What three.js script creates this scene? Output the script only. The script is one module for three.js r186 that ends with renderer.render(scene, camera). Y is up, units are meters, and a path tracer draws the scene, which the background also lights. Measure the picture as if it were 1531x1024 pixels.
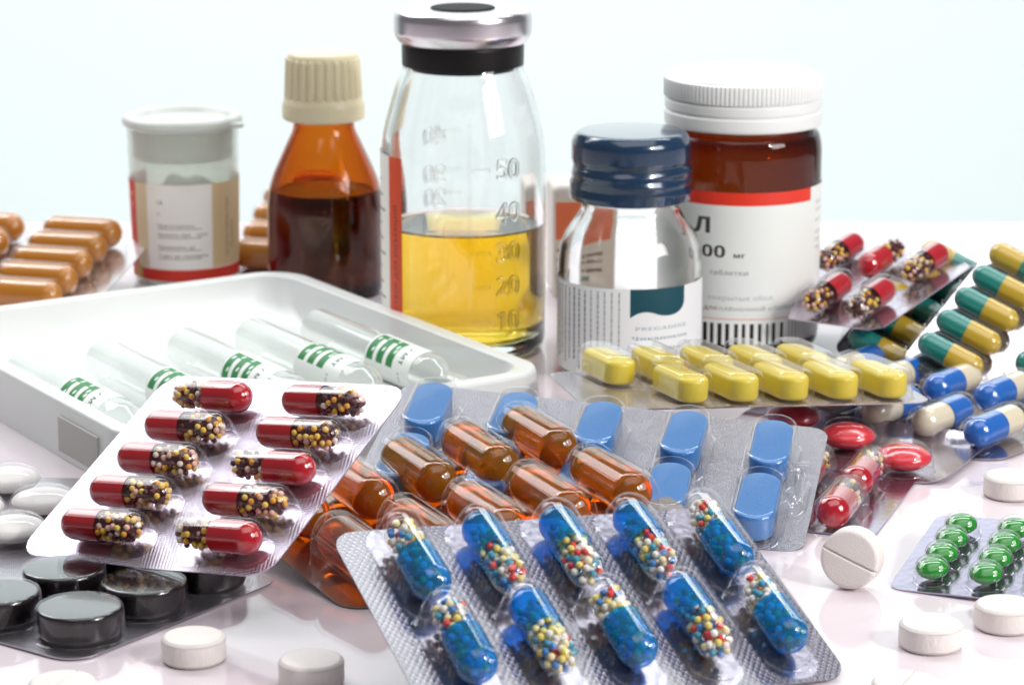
import * as THREE from 'three';
import { mergeGeometries, mergeVertices, toCreasedNormals } from 'three/addons/utils/BufferGeometryUtils.js';
import { RectAreaLightUniformsLib } from 'three/addons/lights/RectAreaLightUniformsLib.js';
import { RoundedBoxGeometry } from 'three/addons/geometries/RoundedBoxGeometry.js';
import { ImprovedNoise } from 'three/addons/math/ImprovedNoise.js';
import { FontLoader } from 'three/addons/loaders/FontLoader.js';
import { TextGeometry } from 'three/addons/geometries/TextGeometry.js';

// ---------------------------------------------------------------- camera, light, exposure
const U = 0.001;                                   // shapes below are written in millimetres
const scene = new THREE.Scene();
const camera = new THREE.PerspectiveCamera(14.0, 1531 / 1024, 0.02, 12);
camera.position.set(0, 0.18, 0.7273);
camera.lookAt(0, 0, 0);
camera.focus = 0.575;
camera.userData.fStop = 34;

const renderer = new THREE.WebGLRenderer({ antialias: true });
renderer.setSize(1024, 684);
renderer.toneMapping = THREE.LinearToneMapping;
renderer.toneMappingExposure = 1.06;
renderer.shadowMap.enabled = true;

RectAreaLightUniformsLib.init();
scene.background = new THREE.Color().setRGB(0.14, 0.14, 0.145);   // the dim studio round the table
function softbox(color, intensity, w, h, from, to) {
  const l = new THREE.RectAreaLight(color, intensity, w, h);
  l.position.set(...from); l.lookAt(...to); l.castShadow = true; scene.add(l); return l;
}
softbox(new THREE.Color(1.0, 0.99, 1.0), 4.4, 0.62, 0.55, [-0.66, 0.78, -0.46], [-0.02, 0, 0.1]);       // back left, rakes across the packs
softbox(new THREE.Color(1.0, 0.985, 0.985), 1.5, 1.1, 0.75, [0.1, 0.95, 0.42], [0, 0, 0.1]);              // overhead
softbox(new THREE.Color(1.0, 0.97, 0.955), 8.5, 0.40, 0.40, [0.80, 0.48, 0.62], [0, 0.03, 0.08]);          // broad front right
softbox(new THREE.Color(1.0, 0.97, 0.95), 240, 0.055, 0.055, [0.52, 0.40, 0.60], [0.0, 0.02, 0.14]);        // small hard lamp, the point highlights
softbox(new THREE.Color(0.95, 1.0, 1.0), 9.1, 1.5, 0.35, [0, 0.95, -0.42], [0, 0.2, -0.95]);           // on the backdrop

// ---------------------------------------------------------------- helpers
let seed = 20240611;
function rnd() { seed |= 0; seed = seed + 0x6D2B79F5 | 0; let t = Math.imul(seed ^ seed >>> 15, 1 | seed); t = t + Math.imul(t ^ t >>> 7, 61 | t) ^ t; return ((t ^ t >>> 14) >>> 0) / 4294967296; }
const noise = new ImprovedNoise();
const D2R = Math.PI / 180;
const taken = new Map();
function numbered(n) { const k = taken.get(n) ?? 0; taken.set(n, k + 1); return k ? n + '_' + String(k).padStart(3, '0') : n; }
function rgb(r, g, b) { return new THREE.Color().setRGB(r, g, b); }
function std(r, g, b, o = {}) { return new THREE.MeshPhysicalMaterial({ color: rgb(r, g, b), roughness: 0.45, ...o }); }
function sheet(r, g, b, o = {}) { return new THREE.MeshPhysicalMaterial({ color: rgb(r, g, b), roughness: 0.0, transmission: 1, thickness: 0, ior: 1.5, side: THREE.DoubleSide, ...o }); }
function solid(r, g, b, dist, o = {}) { return new THREE.MeshPhysicalMaterial({ color: rgb(1, 1, 1), roughness: 0.0, transmission: 1, thickness: 0.01, ior: 1.5, attenuationColor: rgb(r, g, b), attenuationDistance: dist * U, ...o }); }
function thing(name, label, category, pos = [0, 0, 0], ypr = [0, 0, 0], group) {
  const o = new THREE.Group(); o.name = numbered(name); scene.add(o);
  o.position.set(pos[0] * U, pos[1] * U, pos[2] * U);
  o.rotation.set(ypr[1] * D2R, ypr[0] * D2R, ypr[2] * D2R, 'YXZ');
  o.userData = { label, category }; if (group) o.userData.group = group;
  return o;
}
function geo(list) {
  list = Array.isArray(list) ? list : [list];
  let g = list.length > 1 ? mergeGeometries(list.map((x) => { const y = x.index ? x.toNonIndexed() : x.clone(); for (const k of Object.keys(y.attributes)) if (!['position', 'normal', 'uv'].includes(k)) y.deleteAttribute(k); return y; })) : list[0].clone();
  return g.scale(U, U, U);
}
function part(name, g, mat, parent, pos, isMetres) {
  const m = new THREE.Mesh(isMetres ? g : geo(g), mat); m.name = name; m.castShadow = m.receiveShadow = true;
  if (pos) m.position.set(pos[0] * U, pos[1] * U, pos[2] * U);
  parent.add(m); return m;
}
function structure(name, g, mat) { const m = part(name, g, mat, scene); m.userData = { kind: 'structure' }; return m; }
function lathe(pts, seg = 64) { return new THREE.LatheGeometry(pts.map((p) => new THREE.Vector2(Math.max(0, p[0]), p[1])), seg); }
// a rounded profile: corners [r, y, bevel] are cut by short arcs
function rounded(pts, n = 5) {
  const out = [];
  for (let i = 0; i < pts.length; i++) {
    const [x, y, b] = pts[i], p = pts[i - 1], q = pts[i + 1];
    if (!b || !p || !q) { out.push([x, y]); continue; }
    const l1 = Math.hypot(p[0] - x, p[1] - y), l2 = Math.hypot(q[0] - x, q[1] - y);
    const d = Math.min(b, l1 * 0.49, l2 * 0.49), a = [x + (p[0] - x) / l1 * d, y + (p[1] - y) / l1 * d], c = [x + (q[0] - x) / l2 * d, y + (q[1] - y) / l2 * d];
    for (let k = 0; k <= n; k++) { const t = k / n; out.push([(1 - t) ** 2 * a[0] + 2 * t * (1 - t) * x + t * t * c[0], (1 - t) ** 2 * a[1] + 2 * t * (1 - t) * y + t * t * c[1]]); }
  }
  return out;
}
function turned(pts, seg = 64, crease = 0.7) { return toCreasedNormals(lathe(rounded(pts), seg), crease); }
// a mound over a stadium outline (straight half length a along x, end radius r): rings of [inset, height]
function mound(a, r, prof, n = 32) {
  const pos = [], idx = [];
  for (const [ins, y] of prof) for (let k = 0; k < n; k++) {
    const t = (k + 0.5) / n * 2 * Math.PI, c = Math.cos(t), s = Math.sin(t), q = Math.max(0.001, r - ins);
    pos.push(Math.sign(c) * a + q * c, y, q * s);
  }
  const m = prof.length;
  for (let j = 0; j < m - 1; j++) for (let k = 0; k < n; k++) { const k2 = (k + 1) % n, A = j * n + k, B = j * n + k2, Cc = A + n, Dd = B + n; idx.push(A, Cc, B, B, Cc, Dd); }
  const top = m * n; pos.push(0, prof[m - 1][1], 0);
  for (let k = 0; k < n; k++) idx.push((m - 1) * n + k, top, (m - 1) * n + (k + 1) % n);
  const g = new THREE.BufferGeometry(); g.setAttribute('position', new THREE.Float32BufferAttribute(pos, 3)); g.setIndex(idx);
  g.setAttribute('uv', new THREE.Float32BufferAttribute(new Float32Array(pos.length / 3 * 2), 2));
  g.computeVertexNormals(); return g;
}
// half or whole capsule along x: from x = x0 (open) to the round end at +core + R
function shellEnd(core, R, x0, n = 10) {
  const p = [[R, x0]]; for (let k = 0; k <= n; k++) { const t = k / n * Math.PI / 2; p.push([R * Math.cos(t), core + R * Math.sin(t)]); }
  return lathe(p, 32).rotateZ(-Math.PI / 2);
}
function wholeCapsule(core, R, n = 10) {
  const p = []; for (let k = -n; k <= n; k++) { const t = k / n * Math.PI / 2; p.push([R * Math.cos(t), (k < 0 ? -core : core) + R * Math.sin(t)]); if (k === 0) p.splice(-1, 0, [R, -core]); }
  return lathe(p, 36).rotateZ(-Math.PI / 2);
}
function stadiumPrism(a, r, h, bevel) {
  const s = new THREE.Shape(); r -= bevel;
  s.moveTo(-a, -r); s.lineTo(a, -r); s.absarc(a, 0, r, -Math.PI / 2, Math.PI / 2); s.lineTo(-a, r); s.absarc(-a, 0, r, Math.PI / 2, Math.PI * 1.5);
  const g = new THREE.ExtrudeGeometry(s, { depth: h - 2 * bevel, bevelEnabled: true, bevelSize: bevel, bevelThickness: bevel, bevelSegments: 4, curveSegments: 16 });
  return toCreasedNormals(g.translate(0, 0, bevel).rotateX(-Math.PI / 2), 0.5);
}
function texture(w, h, fn, color) {                 // fn(u, v) -> value(s) 0..1
  const d = new Uint8Array(w * h * 4);
  for (let j = 0; j < h; j++) for (let i = 0; i < w; i++) { const c = fn((i + 0.5) / w, (j + 0.5) / h), k = (j * w + i) * 4; for (let q = 0; q < 3; q++) d[k + q] = Math.max(0, Math.min(255, (c.length ? c[q] : c) * 255)); d[k + 3] = 255; }
  const t = new THREE.DataTexture(d, w, h); t.magFilter = THREE.LinearFilter; t.minFilter = THREE.LinearFilter; t.wrapS = t.wrapT = THREE.RepeatWrapping;
  if (color) t.colorSpace = THREE.SRGBColorSpace; t.needsUpdate = true; return t;
}
function print(w, h, draw) {                        // flat print on a label
  const c = document.createElement('canvas'); c.width = w; c.height = h; const x = c.getContext('2d'); draw(x, w, h);
  const t = new THREE.CanvasTexture(c); t.colorSpace = THREE.SRGBColorSpace; t.magFilter = THREE.LinearFilter; return t;
}
function sleeve(r, y0, y1, f0, f1, seg = 64) {      // label round a bottle between two angles (0 faces the viewer), 0.12 thick
  const a = new THREE.CylinderGeometry(r, r, y1 - y0, seg, 1, true, f0 * D2R, (f1 - f0) * D2R); return a.translate(0, (y0 + y1) / 2, 0);
}

// ---------------------------------------------------------------- the surface and the backdrop
const tableBump = texture(512, 512, (u, v) => 0.5 + 0.25 * noise.noise(u * 9, v * 9, 1) + 0.2 * noise.noise(u * 31, v * 31, 4));
const M = {
  table: std(0.72, 0.645, 0.685, { roughness: 0.17, roughnessMap: texture(512, 512, (u, v) => 0.3 + 0.3 * Math.max(0, noise.noise(u * 14, v * 7, 3) + 0.4 * noise.noise(u * 40, v * 30, 6))), bumpMap: tableBump, bumpScale: 0.00005, ior: 1.6 }),
  backdrop: std(0.83, 0.885, 0.885, { roughness: 0.9, specularIntensity: 0.1 }),
};
structure('table_surface', new RoundedBoxGeometry(1500, 10, 700, 3, 3).translate(0, -5, -165 + 350), M.table);
{
  const s = new THREE.Shape(); s.moveTo(0, 0);
  const p = [[-420, -420], [-900, -420], [-960, -400], [-990, -350], [-1000, -280], [-1000, 900], [-1006, 900], [-1006, -282], [-996, -354], [-964, -406], [-900, -427], [-420, -427]];
  const sh = new THREE.Shape(p.map((q) => new THREE.Vector2(q[0], q[1])));
  const g = new THREE.ExtrudeGeometry(sh, { depth: 2400, bevelEnabled: false }).translate(0, 0, -1200).rotateY(-Math.PI / 2);   // x -> z
  structure('backdrop', toCreasedNormals(g, 1.0), M.backdrop);
}

// ---------------------------------------------------------------- blister packs
function foilMaterial(style, x0, x1, z0, z1, pockets, o = {}) {
  const res = 11, w = Math.min(1400, Math.round((x1 - x0) * res)), h = Math.min(1200, Math.round((z1 - z0) * res));
  const bump = texture(w, h, (u, v) => {
    const x = x0 + u * (x1 - x0), z = z0 + v * (z1 - z0);
    let d = 9; for (const [px, pz, a, r] of pockets) { const q = Math.abs(x - px), e = Math.hypot(Math.max(0, q - a), z - pz) - r; if (e < d) d = e; }
    const p = style.pitch, A = Math.abs(Math.sin(Math.PI * (x * style.c1 + z * style.s1) / p)), B = Math.abs(Math.sin(Math.PI * (x * style.c2 + z * style.s2) / p));
    const k = Math.max(0, Math.min(1, d / 0.5));
    const soft = 0.5 + 0.5 * noise.noise(x * 0.13, z * 0.13, 7.3) + 0.18 * noise.noise(x * 0.6, z * 0.6, 2.1);
    let hgt = k * style.amp * Math.pow(A * B, 0.7) + 0.6 * soft + (style.grain ? style.grain * noise.noise(x * 3.1, z * 3.1, 9) : 0);
    for (const gx of style.grooves ?? []) hgt -= 0.35 * Math.max(0, 1 - Math.abs(x - gx) / 0.25);
    return 0.1 + 0.6 * hgt;
  });
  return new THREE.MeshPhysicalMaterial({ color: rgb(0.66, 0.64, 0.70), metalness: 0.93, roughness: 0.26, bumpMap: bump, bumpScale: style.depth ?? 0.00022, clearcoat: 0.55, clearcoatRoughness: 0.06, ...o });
}
const EMB = {
  diamond: { pitch: 1.05, c1: 0.8, s1: 0.6, c2: 0.8, s2: -0.6, amp: 1.2, depth: 0.00034 },
  lines: { pitch: 0.75, c1: 0.35, s1: 0.94, c2: 0.94, s2: -0.35, amp: 0.75 },
  fine: { pitch: 0.6, c1: 1, s1: 0, c2: 0, s2: 1, amp: 0.5 },
  smooth: { pitch: 2, c1: 1, s1: 0, c2: 0, s2: 1, amp: 0.0 },
  sparkle: { pitch: 2, c1: 1, s1: 0, c2: 0, s2: 1, amp: 0.0, grain: 0.9, depth: 0.0003 },
};
function foilSheet(x0, x1, z0, z1, rad = 4, t = 0.3, curl) {
  // rounded-rectangle sheet as a grid, so that it may bow a little
  const nx = 48, nz = 36, pos = [], uv = [], idx = [];
  const inX = (z) => { const d = Math.min(z - z0, z1 - z); return d < rad ? rad - Math.sqrt(Math.max(0, rad * rad - (rad - d) ** 2)) : 0; };
  const zs = []; for (let j = 0; j <= nz; j++) { const q = j / nz; zs.push(q); }
  const edge = [0, 0.08, 0.2, 0.4, 0.7, 1].map((q) => q * rad);
  const zz = [...edge.map((e) => z0 + e), ...Array.from({ length: nz - 1 }, (_, k) => z0 + rad + (z1 - z0 - 2 * rad) * (k + 1) / nz), ...edge.slice().reverse().map((e) => z1 - e)];
  for (const side of [1, 0]) for (const z of zz) { const i = inX(z); for (let k = 0; k <= nx; k++) { const x = x0 + i + (x1 - x0 - 2 * i) * k / nx; pos.push(x, (side ? 0 : -t) + (curl ? curl(x, z) : 0), z); uv.push((x - x0) / (x1 - x0), (z - z0) / (z1 - z0)); } }
  const W = nx + 1, m = zz.length, N = W * m;
  for (let j = 0; j < m - 1; j++) for (let k = 0; k < nx; k++) { const A = j * W + k; idx.push(A, A + W, A + 1, A + 1, A + W, A + W + 1); const B = A + N; idx.push(B, B + 1, B + W, B + 1, B + W + 1, B + W); }
  const rim = []; for (let k = 0; k <= nx; k++) rim.push(k); for (let j = 1; j < m; j++) rim.push(j * W + nx); for (let k = nx - 1; k >= 0; k--) rim.push((m - 1) * W + k); for (let j = m - 2; j > 0; j--) rim.push(j * W);
  for (let k = 0; k < rim.length; k++) { const a = rim[k], b = rim[(k + 1) % rim.length]; idx.push(a, b, a + N, b, b + N, a + N); }
  const g = new THREE.BufferGeometry(); g.setAttribute('position', new THREE.Float32BufferAttribute(pos, 3)); g.setAttribute('uv', new THREE.Float32BufferAttribute(uv, 2)); g.setIndex(idx);
  return toCreasedNormals(g, 0.6);
}
const clearPlastic = sheet(0.98, 0.98, 0.985, { ior: 1.5, specularIntensity: 0.75 });
const crispPlastic = sheet(0.98, 0.98, 0.985, { ior: 1.56 }), softPlastic = sheet(0.98, 0.98, 0.985, { ior: 1.5, specularIntensity: 0.6 });
// capsule pocket profile, h = height of the top; the first ring lies on the foil
function pocketProfile(r, h, lip = 0.9) {
  const p = [[-lip, 0.05], [-lip * 0.45, 0.12], [0, 0.35], [0.16, 0.9]];
  for (let k = 1; k <= 9; k++) { const t = k / 9 * Math.PI / 2; p.push([r * (1 - Math.pow(Math.cos(t), 0.62)) * 0.98, 0.9 + (h - 0.9) * Math.pow(Math.sin(t), 0.9)]); }
  return p;
}
function flatPocketProfile(r, h, draft = 0.7, lip = 0.8, round = 1.0) {
  const p = [[-lip, 0.05], [-lip * 0.4, 0.12], [0, 0.4]];
  for (let k = 0; k <= 5; k++) { const t = k / 5 * Math.PI / 2; p.push([draft + round * (1 - Math.cos(t)), h - round + round * Math.sin(t)]); }
  p.push([r * 0.6, h]);
  return p;
}

// beads of medicine inside clear capsules
const beadGeo = new THREE.SphereGeometry(1, 10, 7).scale(U, U, U);
const beadMats = {
  bright: [[0.72, 0.035, 0.03], [0.02, 0.20, 0.55], [0.85, 0.72, 0.16], [0.88, 0.87, 0.83], [0.88, 0.80, 0.42], [0.03, 0.33, 0.50], [0.86, 0.84, 0.78]].map((c) => std(...c, { roughness: 0.35, clearcoat: 0.4, clearcoatRoughness: 0.2 })),
  amber: [[0.88, 0.42, 0.03], [0.88, 0.56, 0.46], [0.90, 0.82, 0.72], [0.92, 0.62, 0.05], [0.90, 0.66, 0.12]].map((c) => std(...c, { roughness: 0.35, clearcoat: 0.4, clearcoatRoughness: 0.2 })),
  dark: [std(0.085, 0.006, 0.010, { roughness: 0.35 })],
};
function beadSpots(core, R, xa, xb, br, tries, gap = 2.0) {
  const out = [];
  for (let n = 0; n < tries; n++) {
    const x = xa + (xb - xa) * rnd(), a = rnd() * Math.PI * 2, over = Math.max(0, Math.abs(x) - core);
    if (over > R - br - 0.05) continue;
    const lim = Math.sqrt((R - br) ** 2 - over * over), q = lim * Math.pow(rnd(), 0.12), y = q * Math.cos(a), z = q * Math.sin(a);
    let ok = true; for (const s of out) if ((s[0] - x) ** 2 + (s[1] - y) ** 2 + (s[2] - z) ** 2 < (gap * br) ** 2) { ok = false; break; }
    if (ok) out.push([x, y, z]);
  }
  return out;
}
function addBeads(parent, spots, br, pick, most) {
  const order = spots.map((s, i) => [s[1] - 0.02 * Math.abs(s[2]), i]).sort((p, q) => q[0] - p[0]).map((q) => q[1]);
  const rest = new Map();
  order.forEach((i, n) => {
    const s = spots[i], m = pick(s);
    if (n < most) { const b = part('bead', beadGeo, m, parent, s, true); b.scale.setScalar(br); }
    else { if (!rest.has(m)) rest.set(m, []); rest.get(m).push(new THREE.SphereGeometry(br, 8, 6).translate(...s)); }
  });
  for (const [m, list] of rest) { const o = part('bead_filling', list.length > 1 ? list : list[0], m, parent); o.userData.kind = 'stuff'; }
}

const pitting = texture(256, 256, (u, v) => { const q = noise.noise(u * 26, v * 26, 8); return 0.55 + 0.2 * noise.noise(u * 60, v * 60, 2) - (q > 0.45 ? (q - 0.45) * 1.6 : 0); });
pitting.repeat.set(0.09, 0.09);
// --- front pack: blue and clear capsules full of coloured beads
{
  const sx = 15.58, sz = 22.46, core = 6.6, R = 3.7, x0 = -42.4, x1 = 41, z0 = -25.1, z1 = 26.5;
  const spots = []; for (let j = 0; j < 2; j++) for (let i = 0; i < 5; i++) spots.push([(i - 2) * sx, (j - 0.5) * sz, j, i]);
  const t = thing('capsule_blister_pack', 'silver blister pack of ten blue and clear capsules full of coloured beads, tilted in front', 'blister pack', [14.38, 12.9, 248.18], [24.1, 21.4, -4.4]);
  // pockets run along z; the texture test runs along x, so swap
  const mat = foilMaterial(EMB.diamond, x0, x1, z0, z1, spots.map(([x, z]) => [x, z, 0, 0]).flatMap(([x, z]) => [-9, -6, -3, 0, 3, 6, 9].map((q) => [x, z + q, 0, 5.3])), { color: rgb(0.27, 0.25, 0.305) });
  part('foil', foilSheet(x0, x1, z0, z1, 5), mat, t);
  const pocket = geo(mound(7.5, 4.8, pocketProfile(4.8, 8.4, 0.9), 40).rotateY(Math.PI / 2));
  const cap = geo(shellEnd(core, R, -0.6)), body = geo(shellEnd(core, R * 0.965, -1.0));
  const blue = sheet(0.016, 0.42, 0.84, { roughness: 0.0, transmission: 0.78 }), clear = sheet(0.97, 0.96, 0.95);
  const atFront = [[1, 0, 0, 0, 1], [1, 0, 1, 0, 1]];
  for (const [x, z, j, i] of spots) {
    const front = atFront[j][i];
    part('pocket', pocket, clearPlastic, t, [x, 0.05, z], true);
    const c = part('capsule', cap, blue, t, [x, R + 0.5, z], true);                 // the blue half
    c.rotation.y = (front ? -90 : 90) * D2R + (rnd() - 0.5) * 0.05;
    const b = part('clear_shell', body, clear, c, undefined, true); b.rotation.y = Math.PI;
    const s = front ? beadSpots(core, R * 0.94, -core - 1.2, core + R, 0.72, 9000) : beadSpots(core, R * 0.94, -core - R, core * 0.75, 0.72, 9000);
    s.push(...beadSpots(core, R - 1.45, front ? -core - 1.2 : -core - R + 1.2, front ? core + R - 1.2 : core * 0.7, 0.72, 2500));
    addBeads(c, s, 0.72, () => beadMats.bright[Math.floor(rnd() * beadMats.bright.length)], 30);
  }
}
// --- left pack: red and clear capsules
function redCapsule(t, x, y, z, core, R, turn, most, parts) {
  const c = part('capsule', parts.cap, parts.red, t, [x, y, z], true); c.rotation.y = turn;
  const b = part('clear_shell', parts.body, parts.clear, c, undefined, true); b.rotation.y = Math.PI;
  const s = beadSpots(core, R * 0.95, -core - R * 0.9, -0.5, 0.64, most > 10 ? 2600 : 500, 1.95);
  part('powder_core', parts.core, beadMats.dark[0], c, undefined, true);
  addBeads(c, s, 0.64, () => rnd() < 0.6 ? beadMats.amber[Math.floor(rnd() * 5)] : beadMats.dark[0], most);
}
function redParts(core, R) { return { core: geo(shellEnd(core - 0.1, R * 0.60, 0.2).rotateY(Math.PI)), cap: geo(shellEnd(core, R, -0.3)), body: geo(shellEnd(core, R * 0.96, -0.6)), red: std(0.44, 0.002, 0.010, { roughness: 0.16, clearcoat: 1, clearcoatRoughness: 0.04 }), clear: sheet(0.96, 0.93, 0.92) }; }
{
  const cx = 29.16, cz = 10.42, core = 6.7, R = 3.35, x0 = -35.2, x1 = 28.3, z0 = -31.6, z1 = 27.0;
  const spots = []; for (const i of [0, 1]) for (let j = 0; j < 5; j++) spots.push([(i - 0.5) * cx, (j - 2) * cz, i, j]);
  const t = thing('capsule_blister_pack', 'blister pack of ten red and clear capsules with gold beads, leaning above black tablets', 'blister pack', [-58.44, 18.92, 189.62], [-29.6, 25.4, 6.4]);
  const mat = foilMaterial({ ...EMB.lines, amp: 0.85, depth: 0.00026, grooves: [-27.5, 1.2] }, x0, x1, z0, z1, spots.map(([x, z]) => [x, z, 6.7, 4.2]), { color: rgb(0.70, 0.645, 0.78) });
  part('foil', foilSheet(x0, x1, z0, z1, 5.5, 0.3, (x, z) => 0.0016 * (z > 12 ? (z - 12) ** 2 * -1 : 0) + (z > 12 ? -0.02 * Math.cos(x * 0.12) * (z - 12) : 0)), mat, t);
  const pocket = geo(mound(core + 0.6, 4.3, pocketProfile(4.3, 7.4, 0.5), 40));
  const P = redParts(core, R);
  for (const [x, z, i, j] of spots) {
    const right = (i === 0 && j === 0) || (i === 1 && (j === 2 || j === 4));
    part('pocket', pocket, clearPlastic, t, [x, 0.05, z], true);
    redCapsule(t, x, R + 0.45, z, core, R, right ? 0 : Math.PI, 28, P);
  }
}
// --- amber softgels
const softgel = solid(0.78, 0.27, 0.016, 13, { ior: 1.42, color: rgb(0.88, 0.35, 0.022), transmission: 0.83 });
{
  const sx = 14.81, sz = 29.5, core = 7.3, R = 4.75, x0 = -24, x1 = 56, z0 = -16.5, z1 = 43.5;
  const t = thing('softgel_blister_pack', 'blister pack of translucent amber softgels between the red and the blue capsule packs', 'blister pack', [-32.39, 5.85, 168.4], [29.9, 4.2, 5.7]);
  const spots = []; for (let j = 0; j < 2; j++) for (let i = -1; i < 4; i++) spots.push([i * sx, j * sz]);
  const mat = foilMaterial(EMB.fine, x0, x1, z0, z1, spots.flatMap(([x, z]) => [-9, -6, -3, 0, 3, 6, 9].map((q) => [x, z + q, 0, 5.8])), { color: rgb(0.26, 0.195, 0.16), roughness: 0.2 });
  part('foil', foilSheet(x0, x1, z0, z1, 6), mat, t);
  const pocket = geo(mound(8.2, 5.9, pocketProfile(5.9, 10.4, 0.8), 40).rotateY(Math.PI / 2)), gel = geo(wholeCapsule(core, R).rotateY(Math.PI / 2));
  for (const [x, z] of spots) {
    part('pocket', pocket, softPlastic, t, [x, 0.05, z], true);
    part('softgel', gel, softgel, t, [x, R + 0.4, z], true);
  }
}
// --- blue oblong caplets
{
  const sx = 19.1, sz = 24.2, x0 = -10, x1 = 87.4, z0 = -19.4, z1 = 35.5;
  const t = thing('caplet_blister_pack', 'silver blister pack of blue oblong tablets with one empty pocket, behind the amber softgels', 'blister pack', [-18.59, 12.85, 129.48], [-11.8, 12.3, -3.6]);
  const spots = []; for (let j = 0; j < 2; j++) for (let i = 0; i < 5; i++) spots.push([i * sx, j * sz]);
  const mat = foilMaterial(EMB.sparkle, x0, x1, z0, z1, spots.flatMap(([x, z]) => [-6, -3, 0, 3, 6].map((q) => [x, z + q, 0, 5.4])), { color: rgb(0.36, 0.345, 0.385), roughness: 0.3 });
  part('foil', foilSheet(x0, x1, z0, z1, 4), mat, t);
  const caplet = geo(stadiumPrism(5.9, 4.2, 5.6, 0.6).rotateY(Math.PI / 2)), pocket = geo(mound(6.6, 5.5, flatPocketProfile(5.5, 7.0, 0.6, 0.9, 1.1), 36).rotateY(Math.PI / 2));
  const blue = std(0.032, 0.19, 0.50, { roughness: 0.3, clearcoat: 0.5, clearcoatRoughness: 0.12, bumpMap: pitting, bumpScale: 0.00025 });
  for (const [x, z] of spots) {
    part('pocket', pocket, crispPlastic, t, [x, 0.05, z], true);
    const c = part('tablet', caplet, blue, t, [x, 0.4, z], true); c.rotation.y = (rnd() - 0.5) * 0.06;
  }
  // a torn, crushed empty pocket at the right edge
  const g = mound(4.2, 4.6, pocketProfile(4.6, 4.6, 0.8), 36).rotateY(Math.PI / 2), p = g.attributes.position;
  for (let i = 0; i < p.count; i++) { const y = p.getY(i); if (y > 0.5) p.setY(i, Math.max(0.3, y * (0.75 + 0.8 * noise.noise(p.getX(i) * 0.5, y, p.getZ(i) * 0.5)))); }
  g.computeVertexNormals();
  part('empty_pocket', g, sheet(0.96, 0.96, 0.97, { roughness: 0.05 }), t, [81.0, 0.05, 12.5]);
}
// --- yellow caplets
{
  const sx = 12.1, sz = 19.0, sk = 0, x0 = -12.5, x1 = 70.5, z0 = -9.5, z1 = 29.0;
  const t = thing('caplet_blister_pack', 'blister pack of yellow oblong tablets lying in front of the small blue capped bottle', 'blister pack', [22.6, 13.2, 90.2], [13.3, -1.2, -2.2]);
  const spots = []; for (let j = 0; j < 2; j++) for (let i = 0; i < 6; i++) if (!(i === 0 && j === 1) && !(i === 5 && j === 0)) spots.push([i * sx + sk * j, j * sz]);
  const mat = foilMaterial(EMB.fine, x0, x1, z0, z1, spots.map(([x, z]) => [x, z, 0, 6]), { color: rgb(0.60, 0.55, 0.60) });
  part('foil', foilSheet(x0, x1, z0, z1, 4), mat, t);
  const tw = Math.PI / 2 + 0.2, caplet = geo(stadiumPrism(5.2, 3.9, 5.8, 1.3).rotateY(tw)), pocket = geo(mound(5.9, 5.1, flatPocketProfile(5.1, 7.7, 0.5, 0.6, 2.0), 36).rotateY(tw));
  const yellow = std(0.74, 0.58, 0.045, { roughness: 0.35, clearcoat: 0.4, clearcoatRoughness: 0.15, bumpMap: pitting, bumpScale: 0.00025 });
  for (const [x, z] of spots) {
    part('pocket', pocket, crispPlastic, t, [x, 0.05, z], true);
    part('tablet', caplet, yellow, t, [x, 0.5, z], true);
  }
}
// --- green round tablets
{
  const sx = 11.0, sz = 6.9, x0 = -7.6, x1 = 30, z0 = -8.6, z1 = 26.4;
  const t = thing('tablet_blister_pack', 'small blister pack of shiny green round tablets at the right edge', 'blister pack', [92.2, 4.72, 182.8], [-24.9, 9.1, 2.8]);
  const mat = foilMaterial(EMB.smooth, x0, x1, z0, z1, [], { color: rgb(0.36, 0.325, 0.43), roughness: 0.16 });
  part('foil', foilSheet(x0, x1, z0, z1, 3), mat, t);
  const tab = geo(turned([[0, 0.5], [1.6, 0.6], [3.1, 1.5, 0.6], [3.3, 2.2, 0.6], [3.1, 3.0, 0.8], [1.8, 4.1, 1.0], [0, 4.35]], 40, 3)), pocket = geo(mound(0.01, 3.7, pocketProfile(3.7, 4.9, 0.5), 32));
  const green = std(0.012, 0.26, 0.02, { roughness: 0.14, clearcoat: 1, clearcoatRoughness: 0.05 });
  for (let i = 0; i < 3; i++) for (let j = 0; j < 4; j++) {
    part('pocket', pocket, crispPlastic, t, [i * sx, 0.05, j * sz], true);
    part('tablet', tab, green, t, [i * sx, 0.1, j * sz], true);
  }
}
// --- red round tablets
{
  const t = thing('tablet_blister_pack', 'blister pack of two red domed round tablets below the blue and white capsules', 'blister pack', [110.4, 0.7, 103.6], [-27.5, 0.6, -1.0]);
  const mat = foilMaterial(EMB.smooth, -60, 1, -2, 34, [], { color: rgb(0.44, 0.395, 0.49), roughness: 0.2 });
  part('foil', foilSheet(-60, 1, -2, 34, 6, 0.3, (x, z) => 2.2 * Math.max(0, 1 - (z + 2) / 8) ** 2 + 1.2 * Math.max(0, (x + 6) / 7) ** 2), mat, t);
  const tab = geo(turned([[0, 0.4], [2.8, 0.6], [5.4, 1.7, 0.8], [6.5, 3.2, 0.7], [5.9, 4.4, 1], [3.5, 5.7, 1.5], [0, 6.3]], 48, 3)), pocket = geo(mound(0.01, 7.0, pocketProfile(7.0, 7.2, 0.8), 36));
  const red = std(0.68, 0.035, 0.05, { roughness: 0.2, clearcoat: 0.8, clearcoatRoughness: 0.1 });
  for (const [x, z] of [[-27.5, 18.0], [-10.5, 28.0 - 0.5], [-44.5, 9.5]]) {
    part('pocket', pocket, clearPlastic, t, [x, 0.05, z], true);
    part('tablet', tab, red, t, [x, 0.1, z], true);
  }
}
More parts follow.
